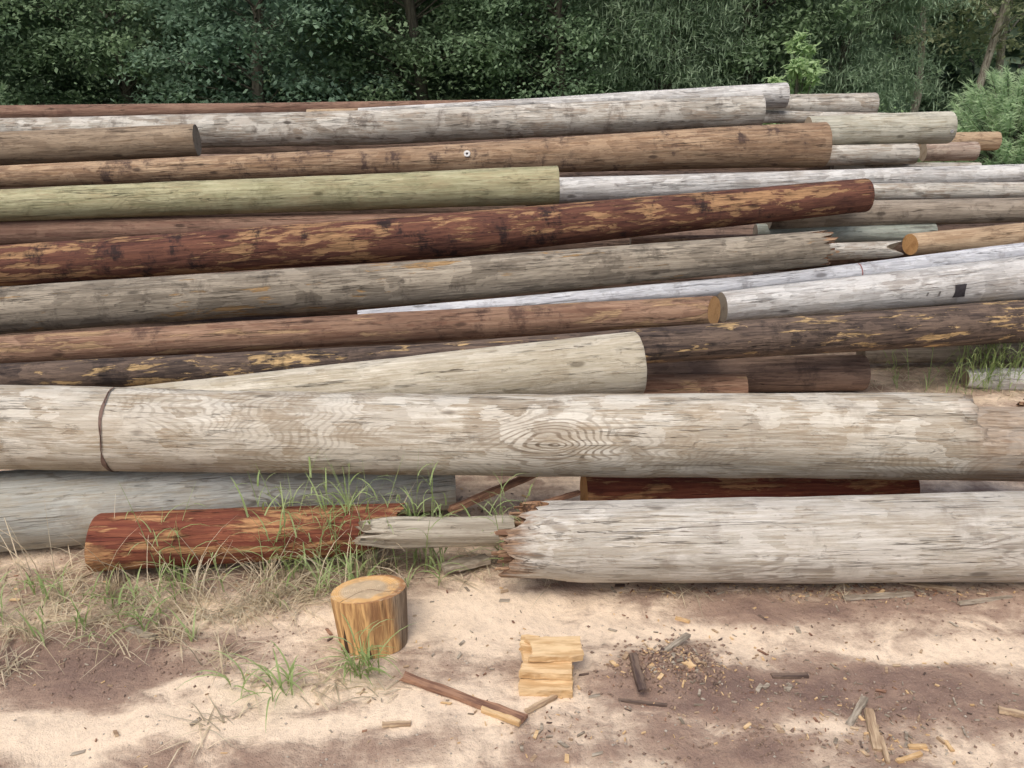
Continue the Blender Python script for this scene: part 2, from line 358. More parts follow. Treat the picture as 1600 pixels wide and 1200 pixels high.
pole('red log lying in the dark gap between the two big pale front poles', [(912, 772, 74, 3.17), (1420, 762, 66, 3.28)], mB, cat='log', name='wooden_log', capl=True, endmat=END_ORANGE)
def dmod(s, th, L):
    z = math.sin(th); e = 4.79 + .06 * mn.noise(Vector((math.cos(th) * 5, z * 7, 3))) + .04 * mn.noise(Vector((math.cos(th) * 15, z * 18, 3)))
    return 1 - .30 * sstep((s - e) / .012) * sstep((z - .25) / .35)
pD = pole('huge tan white pole spanning the whole front with a dark ring near its left', [(0, 667, 131, 2.85), (700, 680, 125, 2.95), (1500, 681, 137, 3.05), (1660, 684, 134, 3.07)], mD, extl=1.4, endr='broken', step=.012, rmod=dmod, Z=.25, jagr=lambda t: .03 + .08 * mn.noise(Vector((math.cos(t) * 6, math.sin(t) * 6, 23))))
sD = pD.s_at(185)
patch(pD, 'dark_band', sD - .0026, sD + .0026, math.pi * 0.45, math.pi * 1.6, REDLINE, .0012, wob=.014)
pole('cream pole with a thick clean butt end resting behind the big front pole', [(180, 640, 66, 3.12), (994, 570, 104, 3.46)], mE, endmat=END_PALE)
pole('long dark brown pole with bright yellow scars, right behind the cream pole', [(0, 590, 44, 3.5), (700, 560, 50, 3.68), (1600, 502, 66, 4.3)], mF, extl=1.6, extr=1.6)
pole('dark brown log lying low on the ground under the yellow scarred pole', [(980, 588, 54, 4.3), (1348, 582, 56, 4.35)], mG, cat='log', name='wooden_log')
pole('short knotty reddish log peeking out beside the cream butt end', [(700, 612, 44, 4.05), (1162, 606, 46, 4.12)], mH, cat='log', name='wooden_log')
pole('thin grey pole on the ground at right under the yellow scarred pole', [(1345, 552, 32, 4.7), (1600, 548, 34, 4.75)], mO, extr=1.5)
pole('rust brown pole with a bright orange sawn end left of the silver white pole', [(0, 548, 46, 3.78), (560, 515, 48, 3.9), (1116, 486, 48, 4.02)], mH, extl=1.7, capr=True, endmat=END_ORANGE, tiltr=(.75, -.15))
pI = pole('silver white pole at right with a black square mark on its side', [(1128, 480, 48, 4.2), (1600, 435, 68, 4.4)], mI, extr=1.8, broken='force')
sI = pI.s_at(1479); patch(pI, 'black_square_mark', sI - .032, sI + .032, math.pi * .90, math.pi * 1.10, BLACK, .001, wob=.012)
for k, px in enumerate((1430, 1448)):
    s_ = pI.s_at(px); patch(pI, 'faint_smudge', s_ - .01, s_ + .01, math.pi * (.98), math.pi * (1.03 + .02 * (k % 2)), SMUDGE, .001, wob=.02)
pJ = pole('slim pale blue grey pole with a thin red line rising to the right', [(560, 497, 24, 4.1), (1200, 443, 29, 4.37), (1600, 396, 34, 4.52)], mJ, extr=1.8, broken='force')
sJ = pJ.s_at(1340); patch(pJ, 'red_line', sJ - .0035, sJ + .0035, math.pi * .5, math.pi * 1.5, PINK, .000)
def jagK(th): return .09 + .10 * mn.noise(Vector((math.cos(th) * 3.5, math.sin(th) * 3.5, 43))) + .06 * mn.noise(Vector((math.cos(th) * 12, math.sin(th) * 12, 41)))
pole('thick grey brown weathered pole with a splintered right end, below the dark red pole', [(0, 485, 74, 4.0), (600, 445, 67, 4.2), (1305, 386, 54, 4.42)], mK, extl=1.8, endr='broken', jagr=jagK, slen=2)
pole('grey splintered pole fragment just right of the grey brown broken end', [(1180, 398, 26, 4.62), (1405, 389, 26, 4.62)], mU, cat='log', name='wooden_log', jagr=lambda t: .04 + .05 * math.sin(t * 3))
pole('dark red pole with golden peeled streaks crossing the middle of the pile', [(0, 416, 63, 4.4), (700, 368, 68, 4.55), (1354, 305, 51, 4.72)], mL, extl=1.9)
pole('tan log at right showing a round orange sawn end facing left', [(1422, 382, 34, 4.62), (1600, 369, 42, 4.68)], mM, cat='log', name='wooden_log', extr=1.3, capl=True, endmat=END_ORANGE, tiltl=(-.2, 0))
pole('grey green log tucked behind the tan sawn log at right', [(1180, 364, 28, 5.0), (1458, 364, 30, 5.0)], mN, cat='log', name='wooden_log')
pole('thin brown tip showing above the grey brown pole, under the dark red pole', [(985, 378, 20, 4.85), (1250, 376, 20, 4.85)], mH, cat='log', name='wooden_log')
pole('dull grey brown pole at right edge just right of the dark red pole tip', [(1200, 338, 42, 4.95), (1600, 328, 38, 5.02)], mO, extr=1.8)
pole('long whitish pole running right from behind the green treated pole', [(820, 299, 40, 5.4), (1100, 291, 38, 5.45), (1600, 272, 31, 5.65)], mI, extr=2.0)
pole('slim pale grey pole at right edge between the whitish and dull brown poles', [(1250, 302, 29, 5.25), (1600, 298, 27, 5.3)], mU, extr=2.0)
pole('yellow green treated pole with a clean rounded end on the left half', [(0, 321, 49, 4.9), (872, 289, 58, 5.0)], mQ, extl=2.0, endmat=END_PALE)
pole('dark reddish pole in shadow beneath the yellow green pole', [(0, 364, 42, 4.98), (720, 350, 36, 5.0)], mX, extl=2.0)
pS = pole('orange brown pole with dark stains and a small round metal tag', [(0, 276, 33, 5.62), (700, 250, 46, 5.62), (1000, 236, 58, 5.62), (1288, 226, 68, 5.62)], mS, extl=2.2, broken='force', endmat=END_ORANGE)
disc(pS, 'metal_tag', pS.s_at(732), math.pi * .86, .022, TIN, BLACK)
pole('tan brown log with a dark cut end at the far left of the pile', [(0, 233, 51, 5.8), (308, 219, 49, 5.8)], mT, cat='log', name='wooden_log', extl=2.2, capr=True, tiltr=(-.1, 0))
pole('thick pale streaked pole near the top of the pile', [(0, 203, 34, 6.35), (250, 206, 50, 6.35), (600, 199, 52, 6.35), (1190, 173, 46, 6.35)], mU, extl=2.5, endmat=END_GREY)
pole('topmost white pole, curving up to its end at the crest', [(560, 174, 10, 6.9), (800, 164, 16, 6.9), (1000, 157, 27, 6.9), (1228, 149, 38, 6.9)], mI)
pole('grey log end poking out right of the topmost white pole', [(1000, 168, 32, 7.25), (1367, 163, 34, 7.25)], mU, cat='log', name='wooden_log')
pole('thin reddish pole along the back crest of the pile at left', [(0, 178, 26, 7.5), (430, 171, 20, 7.5), (900, 160, 12, 7.5)], mX, extl=2.6)
pole('thin straw coloured pole behind the thick pale streaked pole', [(480, 178, 14, 7.0), (1000, 170, 18, 7.0)], mM)
pY = pole('pale greenish pole with a round butt right of the orange brown pole', [(1262, 206, 46, 6.05), (1484, 199, 48, 6.05)], mY, endmat=END_PALE, broken='force')
disc(pY, 'metal_tag', pY.s_at(1476), math.pi * 1.05, .013, TIN, TIN)
pole('plain grey log below the pale greenish pole', [(1150, 246, 30, 6.0), (1430, 240, 31, 6.0)], mU, cat='log', name='wooden_log')
pole('short rosy brown log with a whitish left end at the right of the crest', [(1442, 238, 28, 6.5), (1524, 236, 29, 6.5)], mPk, cat='log', name='wooden_log', capl=True, endmat=END_PALE)
pole('tan log tip farthest to the right on the crest', [(1380, 224, 28, 7.2), (1558, 220, 28, 7.2)], mM, cat='log', name='wooden_log', endmat=END_PALE)
pole('slim pale pole under the rosy brown log at right', [(1300, 262, 18, 6.15), (1530, 262, 16, 6.15)], mU)
pole('pale grey pole behind the greenish butt, at the back right', [(1150, 182, 20, 7.0), (1484, 186, 14, 7.0)], mU)
pole('short pale rounded chunk of log in the grass at the right edge', [(1508, 592, 26, 4.42), (1560, 594, 40, 4.42), (1680, 596, 44, 4.42)], mI, cat='log', name='wooden_log', rough=3)
for Y, z, r, x0, x1 in [(3.30, .10, .10, -3.6, -.2), (3.62, .17, .12, -3.8, .2), (4.45, .15, .13, -4, 1.3), (4.35, .42, .09, -4, .2), (4.75, .42, .12, -4.2, 1.4), (5.2, .15, .14, -4.5, 2.2), (5.25, .55, .12, -4.5, 2.2),
                        (5.55, .72, .11, -4.7, 2.0), (5.8, .35, .15, -5, 2.5), (6.0, .78, .12, -5, 2.4), (6.4, .85, .13, -5.2, 2.9), (6.5, .4, .16, -5.2, 3.0), (7.0, .95, .14, -5.4, 2.6), (7.2, .5, .18, -5.4, 3.2), (7.6, .85, .14, -5.6, 1.5), (4.9, .2, .1, 1.3, 5), (5.5, .5, .13, 2.3, 6)]:
    pole('dark pole buried deep inside the pile, nearly hidden by the poles above it', None, mG, world=[((x0, Y, z), r), ((x1, Y + .1, z), r * .9)], group='half hidden poles inside the pile')

# ------------------------------------------------------------------ ground
MD = G(1050, 1045)
def gz(x, y):
    n = mn.noise(Vector((x * .9, y * .9, 0))) * .022 + mn.noise(Vector((x * 3.1, y * 3.1, 5))) * .014 + mn.noise(Vector((x * 11, y * 11, 9))) * .007 + mn.noise(Vector((x * 27, y * 27, 2))) * .0030
    fade = 1.0 if y < 9 else 3.0
    m = .035 * math.exp(-((x - MD.x) / .16) ** 2 - ((y - MD.y) / .12) ** 2) * (1 + .9 * mn.noise(Vector((x * 24, y * 24, 7))))
    return n * fade - .006 + m
def axis_coords(lo, hi, flo, fhi, fine, grow=1.35):
    out = []; v = flo
    while v < fhi: out.append(v); v += fine
    out.append(fhi); st = fine; v = fhi
    while v < hi: st *= grow; v = min(hi, v + st); out.append(v)
    st = fine; v = flo; pre = []
    while v > lo: st *= grow; v = max(lo, v - st); pre.append(v)
    return pre[::-1] + out
xs = axis_coords(-300, 300, -2.3, 2.3, .0155); ys = axis_coords(-40, 400, 1.1, 3.2, .0155)
def mkb(l):
    o = []
    for px, py, rx, ry, a in l: g = G(px, py); o.append((g.x, g.y, rx / F * 2.4, ry / F * 3.8, a))
    return o
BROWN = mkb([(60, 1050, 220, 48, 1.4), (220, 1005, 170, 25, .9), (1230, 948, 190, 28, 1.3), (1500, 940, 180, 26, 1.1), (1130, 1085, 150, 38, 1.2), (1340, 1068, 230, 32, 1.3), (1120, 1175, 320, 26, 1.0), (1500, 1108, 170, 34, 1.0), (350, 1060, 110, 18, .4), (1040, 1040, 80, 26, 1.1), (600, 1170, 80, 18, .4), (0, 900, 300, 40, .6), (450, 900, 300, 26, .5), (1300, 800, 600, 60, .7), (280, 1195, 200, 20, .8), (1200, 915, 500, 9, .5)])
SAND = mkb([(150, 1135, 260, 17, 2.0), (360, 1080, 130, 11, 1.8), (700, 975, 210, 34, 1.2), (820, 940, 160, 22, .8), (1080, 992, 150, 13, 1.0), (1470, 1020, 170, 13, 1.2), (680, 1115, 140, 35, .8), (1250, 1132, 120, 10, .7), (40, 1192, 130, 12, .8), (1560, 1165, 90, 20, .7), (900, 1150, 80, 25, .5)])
def bl(x, y, L_): return sum(a * math.exp(-((x - gx) / sx) ** 2 - ((y - gy) / sy) ** 2) for gx, gy, sx, sy, a in L_)
vs = []; br = []
nx, ny = len(xs), len(ys)
for y in ys:
    for x in xs:
        vs.append((x, y, gz(x, y)))
        if -3.2 < x < 3.2 and .7 < y < 5:
            wx = x + .10 * mn.noise(Vector((x * 4, y * 6, 1))); wy = y + .08 * mn.noise(Vector((x * 4, y * 6, 8)))
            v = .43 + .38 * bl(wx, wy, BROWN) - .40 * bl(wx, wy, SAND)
        else: v = .6
        br.append(max(-.3, min(1.1, v)))
fs = [(j * nx + i, j * nx + i + 1, (j + 1) * nx + i + 1, (j + 1) * nx + i) for j in range(ny - 1) for i in range(nx - 1)]
b = NB('sandy ground', .95)
at = b.n('ShaderNodeAttribute'); at.attribute_name = 'dirt'
n1 = b.noise(b.map((1, 1, 1)), 5, 7, .62, .6); n2 = b.noise(b.map((1, 1, 1)), 38, 5, .68); n3 = b.noise(b.map((1, 1, 1)), 260, 3, .6); n4 = b.noise(b.map((1.6, 5, 1)), 3.0, 5, .6, .8)
mk_ = b.mth('ADD', at.outputs['Fac'], b.mth('MULTIPLY', b.mth('SUBTRACT', n1, .5), 1.5)); mk_ = b.mth('ADD', mk_, b.mth('MULTIPLY', b.mth('SUBTRACT', n4, .5), .8))
mk_ = b.mth('ADD', mk_, b.mth('MULTIPLY', b.mth('SUBTRACT', n2, .5), .35))
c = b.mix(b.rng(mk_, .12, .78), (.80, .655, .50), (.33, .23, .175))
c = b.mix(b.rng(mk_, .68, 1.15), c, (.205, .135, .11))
c = b.mix(b.rng(n2, .44, .68, 0, .22), c, (.32, .235, .18))
c = b.mix(b.rng(n3, .52, .78, 0, .22), c, (.74, .64, .52)); c = b.mix(b.rng(n3, .46, .26, 0, .32), c, (.18, .13, .10))
far_o = b.xyz(b.tc.outputs['Object'])
far = b.rng(b.mth('ADD', far_o[1], b.mth('MULTIPLY', n1, 3)), 8.5, 11)
c = b.mix(far, c, (.13, .18, .07))
h = b.mth('ADD', b.mth('MULTIPLY', n2, b.rng(mk_, .2, .8, .5, 1.2)), b.mth('MULTIPLY', n3, .22)); h = b.mth('ADD', h, b.mth('MULTIPLY', n1, 1.3))
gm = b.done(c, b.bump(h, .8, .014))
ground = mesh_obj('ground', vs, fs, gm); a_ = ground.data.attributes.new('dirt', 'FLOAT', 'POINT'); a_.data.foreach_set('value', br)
ground['kind'] = 'structure'; ground['label'] = 'pale sandy ground with brown earth patches and wood debris'; ground['category'] = 'ground'

# ------------------------------------------------------------------ wood pieces
def sliver(L, wd, tk, seed, rag=.25):
    rnd = random.Random(seed); n = 9; vs = []; fs = []
    ws = [max(.25 if i in (0, n) else .7, 1 - rag * rnd.random()) for i in range(n + 1)]
    for i in range(n + 1):
        x = -L / 2 + L * i / n; yo = rnd.uniform(-1, 1) * wd * .06
        for u, v in ((-1, 0), (1, 0), (.9, 1), (-.9, 1)):
            vs.append((x + rnd.uniform(-1, 1) * L * .02, yo + u * wd / 2 * ws[i], v * tk * (.8 + .2 * ws[i] * rnd.random() + .0)))
    for i in range(n):
        for k in range(4): a = i * 4; fs.append((a + k, a + (k + 1) % 4, a + 4 + (k + 1) % 4, a + 4 + k))
    fs.append((3, 2, 1, 0)); fs.append((n * 4, n * 4 + 1, n * 4 + 2, n * 4 + 3))
    return vs, fs
PW_Y = rough_mat('fresh yellow wood', (.72, .53, .31), (.52, .34, .17), (8, 70, 70))
PW_R = rough_mat('reddish splinter wood', (.36, .21, .135), (.16, .085, .06), (8, 70, 70))
PW_G = rough_mat('grey splinter wood', (.44, .385, .31), (.20, .165, .125), (8, 70, 70))
PW_T = rough_mat('tan splinter wood', (.55, .42, .28), (.28, .19, .12), (8, 70, 70))
PW_D = rough_mat('dark splinter wood', (.18, .13, .10), (.08, .055, .048), (8, 70, 70))
def piece(label, p0, p1, wpx, tk, mat, name='wood_splinter', z=.0, cat='wood piece', tilt=0):
    a = G(*p0); b_ = G(*p1); c_ = (a + b_) / 2; L = (b_ - a).length; d = (c_ - CAM).dot(FW)
    vs, fs = sliver(L, wpx * d / F * 1.15, tk, len(label) * 13 + int(p0[0]))
    o = mesh_obj(name, vs, fs, mat, None, False); o.location = (c_.x, c_.y, gz(c_.x, c_.y) + z + .002)
    o.rotation_euler = (tilt, 0, math.atan2(b_.y - a.y, b_.x - a.x)); tag(o, label, cat, 'loose wood pieces on the ground'); return o
piece('long reddish splinter lying on sand right in front of the stump', (630, 1066), (818, 1134), 15, .014, PW_R)
piece('yellow strip stuck along the lower end of the long reddish splinter', (752, 1120), (812, 1142), 7, .017, PW_Y)
piece('thin tan sliver beside the split firewood block', (822, 1120), (868, 1096), 9, .008, PW_T)
piece('dark upright looking stick on brown dirt right of the firewood block', (988, 1036), (1003, 1094), 13, .014, PW_D, z=.006)
piece('thin dark twig lying level below the dark stick', (966, 1098), (1042, 1106), 6, .008, PW_D)
piece('short grey stick pointing up right beside the dark stick', (1036, 1030), (1074, 1002), 9, .01, PW_G, z=.012)
piece('pale tan stick with a forked look near the bottom right', (1358, 1108), (1372, 1170), 15, .012, PW_T)
piece('grey tan stick leaning left of the forked tan stick', (1326, 1130), (1352, 1086), 11, .01, PW_G)
piece('thin tan twig right of the forked tan stick', (1376, 1150), (1388, 1190), 8, .01, PW_T)
piece('small yellow chip at lower right beside the forked stick', (1420, 1164), (1448, 1164), 8, .008, PW_Y)
piece('larger yellow strip of wood at the bottom right', (1402, 1188), (1440, 1176), 7, .008, PW_Y)
piece('pale chip at the right edge of the sand', (1560, 1108), (1604, 1118), 12, .01, PW_T)
piece('dark brown flat stick in the brown dirt at right', (1205, 1058), (1262, 1056), 9, .01, PW_D)
piece('long grey lath in front of the silver pole at right', (1318, 936), (1425, 930), 8, .012, PW_G)
piece('long tan lath lying closest to the silver pole at right', (1392, 908), (1492, 922), 9, .012, PW_T)
piece('thin grey lath near the right edge in front of the silver pole', (1498, 945), (1580, 935), 6, .01, PW_G)
piece('light grey flat chip in the dry grass at left', (200, 978), (242, 992), 12, .008, PW_G)
piece('short tan chip at the bottom left of the long splinter', (598, 1138), (642, 1136), 9, .008, PW_T)
piece('small orange chip lying alone on sand right of the stump', (1056, 962), (1078, 968), 6, .008, PW_Y)
piece('tiny yellow chip at lower right corner', (1478, 1152), (1490, 1168), 6, .006, PW_Y)
piece('tan chip at upper left of the tiny corner chips', (1466, 1146), (1478, 1156), 6, .006, PW_T)
def board(label, a, b_, wd, tk, mat, seed, roll=0, name='broken_board'):
    a = Vector(a); b_ = Vector(b_); L = (b_ - a).length; vs, fs = sliver(L, wd, tk, seed, .2)
    o = mesh_obj(name, vs, fs, mat, None, False); o.location = (a + b_) / 2; o.rotation_mode = 'QUATERNION'; o.rotation_quaternion = (b_ - a).to_track_quat('X', 'Z') @ Quaternion((1, 0, 0), roll)
    tag(o, label, 'board', 'broken boards among the front poles'); return o
board('reddish split board slanting up out of the gap beneath the big pole', P(704, 800, 3.02), P(850, 738, 3.12), .035, .02, PW_R, 4)
board('short tan offcut lying on dirt beneath the grey splinter log', G(692, 892, .02), G(762, 876, .02), .05, .02, PW_G, 12)
board('thin brown lath on the ground in the gap left of the red log', P(850, 788, 2.98), P(905, 772, 3.05), .02, .015, PW_R, 24)

# firewood block: three rough split pieces still hanging together
fb = G(855, 1062)
def chunk(x0, x1, y0, y1, z0, z1, seed, notch=0.0, amp=.004):
    nx_, ny_, nz_ = 10, 8, 3; vs = []; idx = {}; fs = []
    def V(i, j, k):
        if (i, j, k) not in idx:
            x = lerp(x0, x1, i / nx_); y = lerp(y0, y1, j / ny_); z = lerp(z0, z1, k / nz_)
            if i == 0: x += notch * (1 - abs(j / ny_ - .5) * 2)
            o = Vector((x * 45 + seed, y * 45, z * 60)); x += amp * mn.noise(o); y += amp * mn.noise(o + Vector((9, 3, 1))) ; z += amp * .7 * mn.noise(Vector((x * 12, y * 70, seed)))
            if i in (0, nx_): x += amp * 1.5 * mn.noise(Vector((y * 110, z * 110, seed)))
            idx[(i, j, k)] = len(vs); vs.append((x, y, z))
        return idx[(i, j, k)]
    for i in range(nx_):
        for j in range(ny_): fs.append((V(i, j, nz_), V(i + 1, j, nz_), V(i + 1, j + 1, nz_), V(i, j + 1, nz_))); fs.append((V(i, j, 0), V(i, j + 1, 0), V(i + 1, j + 1, 0), V(i + 1, j, 0)))
        for k in range(nz_): fs.append((V(i, 0, k), V(i + 1, 0, k), V(i + 1, 0, k + 1), V(i, 0, k + 1))); fs.append((V(i, ny_, k), V(i, ny_, k + 1), V(i + 1, ny_, k + 1), V(i + 1, ny_, k)))
    for j in range(ny_):
        for k in range(nz_): fs.append((V(0, j, k), V(0, j, k + 1), V(0, j + 1, k + 1), V(0, j + 1, k))); fs.append((V(nx_, j, k), V(nx_, j + 1, k), V(nx_, j + 1, k + 1), V(nx_, j, k + 1)))
    return vs, fs
blk = empty('split_wood_block', (fb.x, fb.y, gz(fb.x, fb.y) - .002), R(-3))
mesh_obj('lower_slab', *chunk(-.074, .070, -.082, .02, 0, .030, 1), PW_Y, blk, False)
m2 = mesh_obj('middle_slab', *chunk(-.076, .066, -.045, .06, .033, .054, 5, .01), PW_Y, blk, False)
m3 = mesh_obj('upper_slab', *chunk(-.060, .096, .000, .078, .057, .078, 9, .03), PW_Y, blk, False); m3.rotation_euler = (R(4), R(3), R(9))
m4 = mesh_obj('corner_sliver', *chunk(-.084, -.035, .035, .085, .056, .072, 12), PW_Y, blk, False); m4.rotation_euler = (0, 0, R(-6))
tag(blk, 'fresh pale yellow split firewood pieces stacked together on the sand', 'firewood')

# stump
st = empty('log_stump', (-.412, 2.05, gz(-.412, 2.05) - .014)); st.rotation_euler = (R(-13), R(-5), 0)
NS = 90; vs = []; fs = []
H = .172
def srad(th, t): return .114 * (1 + .06 * mn.noise(Vector((math.cos(th) * 1.2, math.sin(th) * 1.2, 5))) + .022 * mn.noise(Vector((math.cos(th) * 8, math.sin(th) * 8, t)))) * (1 - .12 * (1 - t)) * (1 - .07 * math.exp(-((th - 4.45) / .05) ** 2) - .05 * math.exp(-((th - 5.3) / .04) ** 2))
for k in range(13):
    t = k / 12
    for j in range(NS):
        th = 2 * math.pi * j / NS; r = srad(th, t)
        if k == 12: r *= .98
        vs.append((r * math.cos(th), r * math.sin(th), H * t))
for k in range(12):
    for j in range(NS): fs.append((k * NS + j, k * NS + (j + 1) % NS, (k + 1) * NS + (j + 1) % NS, (k + 1) * NS + j))
b = NB('stump side', .8)
g1 = b.noise(b.map((70, 70, 4)), 1, 4, .65, .2); g2 = b.noise(b.map((12, 12, 3)), 1, 3, .6)
c = b.mix(b.rng(g1, .35, .62), (.30, .16, .07), (.66, .41, .18)); c = b.mix(b.rng(g2, .5, .66, 0, .7), c, (.24, .12, .06))
o_ = b.xyz(b.tc.outputs['Object'])
c = b.mix(b.rng(b.mth('ADD', o_[0], b.mth('MULTIPLY', g2, .08)), .115, .145, 0, .85), c, b.mix(b.rng(g1, .4, .6), (.15, .115, .08), (.32, .26, .19)))
c = b.mix(b.rng(b.noise(b.map((40, 40, 1.5))), .60, .64), c, (.06, .035, .022))
smat = b.done(c, b.bump(g1, .9, .01))
mesh_obj('stump_side', vs, fs, smat, st)
rim = [Vector(v) for v in vs[12 * NS:]]; vv = list(rim); ff = []
for ring in range(1, 8):
    for j in range(NS):
        p = rim[j] * (1 - ring / 8); p.z = H + .004 * mn.noise(Vector((p.x * 30, p.y * 30, 0))); vv.append(p)
vv.append(Vector((0, 0, H)))
for ring in range(7):
    for j in range(NS): ff.append((ring * NS + j, ring * NS + (j + 1) % NS, (ring + 1) * NS + (j + 1) % NS, (ring + 1) * NS + j))
for j in range(NS): ff.append((7 * NS + j, 7 * NS + (j + 1) % NS, 8 * NS))
b = NB('stump top', .7); o_ = b.xyz(b.tc.outputs['Object'])
X_ = b.mth('ADD', o_[0], .012); rad = b.mth('SQRT', b.mth('ADD', b.mth('MULTIPLY', X_, X_), b.mth('MULTIPLY', o_[1], o_[1])))
nz = b.noise(b.map((14, 14, 14)), 1, 4, .6); nr_ = b.mth('ADD', rad, b.mth('MULTIPLY', nz, .03)); wv = b.mth('SINE', b.mth('MULTIPLY', b.mth('ADD', rad, b.mth('MULTIPLY', nz, .01)), 950.))
c = b.mix(b.rng(nr_, .076, .096), (.58, .46, .31), (.76, .47, .20))
c = b.mix(b.rng(nr_, .112, .125), c, (.36, .18, .08))
c = b.mix(b.rng(wv, -.3, 1, 0, .35), c, (.44, .26, .12)); c = b.mix(b.rng(nz, .50, .62, 0, .5), c, (.32, .24, .17)); c = b.mix(b.rng(b.noise(b.map((60, 60, 60)), 1, 3), .5, .7, 0, .35), c, (.82, .66, .44))
for sgn, k1, k2 in ((1, .35, 1.0), (-1, 1.0, -.6)):
    ln_ = b.mth('ABSOLUTE', b.mth('ADD', b.mth('ADD', b.mth('MULTIPLY', X_, k1), b.mth('MULTIPLY', o_[1], k2)), b.mth('MULTIPLY', b.mth('SUBTRACT', nz, .5), .02)))
    c = b.mix(b.mth('MULTIPLY', b.rng(ln_, .0008, .0028, .8, 0), b.rng(b.mth('MULTIPLY', X_, sgn), 0, .01)), c, (.12, .07, .04))
mesh_obj('sawn_top', vv, ff, b.done(c, b.bump(nz, .3, .004)), st)
tag(st, 'short round orange stump with sawn top standing alone on the sand', 'stump')

# ------------------------------------------------------------------ litter (uncountable)
rnd = random.Random(5); vs = []; fs = []; mi = []
def add_bit(px, py, L, wd, tk, m, rnd=rnd):
    g = G(px, py); a = rnd.uniform(0, math.pi); k = len(vs); z0 = gz(g.x, g.y) + .001; ca, sa = math.cos(a), math.sin(a); tl = rnd.uniform(-.15, .15)
    for v in (0, 1):
        for x, y in ((-.5, -.35), (.4, -.5), (.5, .3), (-.35, .5)):
            X, Y = x * L, y * wd; vs.append((g.x + X * ca - Y * sa, g.y + X * sa + Y * ca, z0 + v * tk + abs(X * tl)))
    for f in ((0, 1, 2, 3)[::-1], (4, 5, 6, 7), (0, 1, 5, 4), (1, 2, 6, 5), (2, 3, 7, 6), (3, 0, 4, 7)): fs.append(tuple(k + i for i in f)); mi.append(m)
REG = [(1250, 1080, 330, 90, 360), (1055, 1045, 60, 26, 300), (1350, 925, 220, 14, 340), (1100, 918, 200, 10, 100), (850, 1050, 700, 130, 330), (1390, 1150, 90, 40, 110), (860, 1150, 60, 30, 40), (750, 800, 200, 30, 120), (200, 930, 250, 60, 220)]
for cx, cy, rx, ry, n in REG:
    for _ in range(n):
        px, py = rnd.gauss(cx, rx * .6), rnd.gauss(cy, ry * .6)
        if py < 760: continue
        L = rnd.uniform(.003, .016) * (2.4 if rnd.random() < .12 else 1); add_bit(px, py, L, L * rnd.uniform(.12, .5), rnd.uniform(.001, .004), rnd.choice((0, 0, 1, 1, 2, 2, 2, 1, 3, 4)))
tag(mesh_obj('wood_litter', vs, fs, [PW_Y, PW_T, PW_G, PW_D, PW_R], None, False, mi), 'tiny wood chips and bark crumbs strewn over the sandy ground', 'wood litter', kind='stuff')
vs = []; fs = []; mi = []
CLOD = plain('dirt crumbs', (.30, .21, .16))
for _ in range(2100):
    if _ < 420: px, py = rnd.uniform(-50, 1650), rnd.uniform(890, 1240); r = rnd.uniform(.0015, .005); m = 0
    elif _ < 900: px, py = rnd.gauss(1050, 52), rnd.gauss(1045, 24); r = rnd.uniform(.002, .008); m = 1
    else: px, py = rnd.choice(((1250, 945), (1300, 1075), (1150, 1165), (120, 1040), (300, 1010), (1500, 930), (1500, 1110))); px += rnd.gauss(0, 130); py += rnd.gauss(0, 22); r = rnd.uniform(.0015, .006); m = 1
    if py < 880: continue
    g = G(px, py); k = len(vs); z0 = gz(g.x, g.y)
    for o in [(1, 0, 0), (0, 1, 0), (-1, 0, 0), (0, -1, 0), (0, 0, .7), (0, 0, -.7)]: vs.append((g.x + o[0] * r * rnd.uniform(.7, 1.3), g.y + o[1] * r * rnd.uniform(.7, 1.3), z0 + r * .3 + o[2] * r))
    for i in range(4): fs.append((k + i, k + (i + 1) % 4, k + 4)); fs.append((k + (i + 1) % 4, k + i, k + 5)); mi += [m, m]
tag(mesh_obj('gravel', vs, fs, [plain('small stones', (.50, .44, .37)), CLOD], None, True, mi), 'scattered small pebbles and dirt crumbs on the sandy ground', 'gravel', kind='stuff')

# ------------------------------------------------------------------ grass
def ribbon(vs, fs, p, dr, L, wd, arch, seg=5, up=.8):
    side = Vector((-dr.y, dr.x, 0)); el = up; q = p.copy(); k = len(vs)
    for i in range(seg + 1):
        t = i / seg; w_ = wd * (1 - t ** 2.2) * .5 + .0003
        vs.append(q - side * w_); vs.append(q + side * w_)
        e = el * math.pi / 2; q = q + (dr * math.cos(e) + Vector((0, 0, math.sin(e)))) * (L / seg); el -= arch / seg
        if q.z < .004: q.z = .004; el = max(el, 0)
    for i in range(seg): a = k + 2 * i; fs.append((a, a + 1, a + 3, a + 2))
def leafmat(name, c1, c2, c3=None, sc=9.0, trans=.35):
    b = NB(name, .7); n = b.noise(b.map((1, 1, 1)), sc, 3, .6); oi = b.n('ShaderNodeObjectInfo')
    c = b.mix(b.rng(n, .35, .65), c1, c2)
    if c3: c = b.mix(b.mth('MULTIPLY', oi.outputs['Random'], .8), c, b.mix(.5, c, c3))
    b.put(b.b.inputs['Base Color'], c)
    tr = b.n('ShaderNodeBsdfTranslucent'); b.put(tr.inputs[0], c); ms = b.n('ShaderNodeMixShader'); ms.inputs[0].default_value = trans
    b.t.links.new(b.b.outputs[0], ms.inputs[1]); b.t.links.new(tr.outputs[0], ms.inputs[2]); b.t.links.new(ms.outputs[0], b.t.nodes['Material Output'].inputs[0]); return b.m
GR = leafmat('grass green', (.26, .36, .13), (.42, .52, .25)); ST = leafmat('dry straw', (.54, .46, .31), (.76, .67, .50)); ST2 = leafmat('grey dead grass', (.38, .33, .24), (.54, .48, .36))
rnd = random.Random(11)
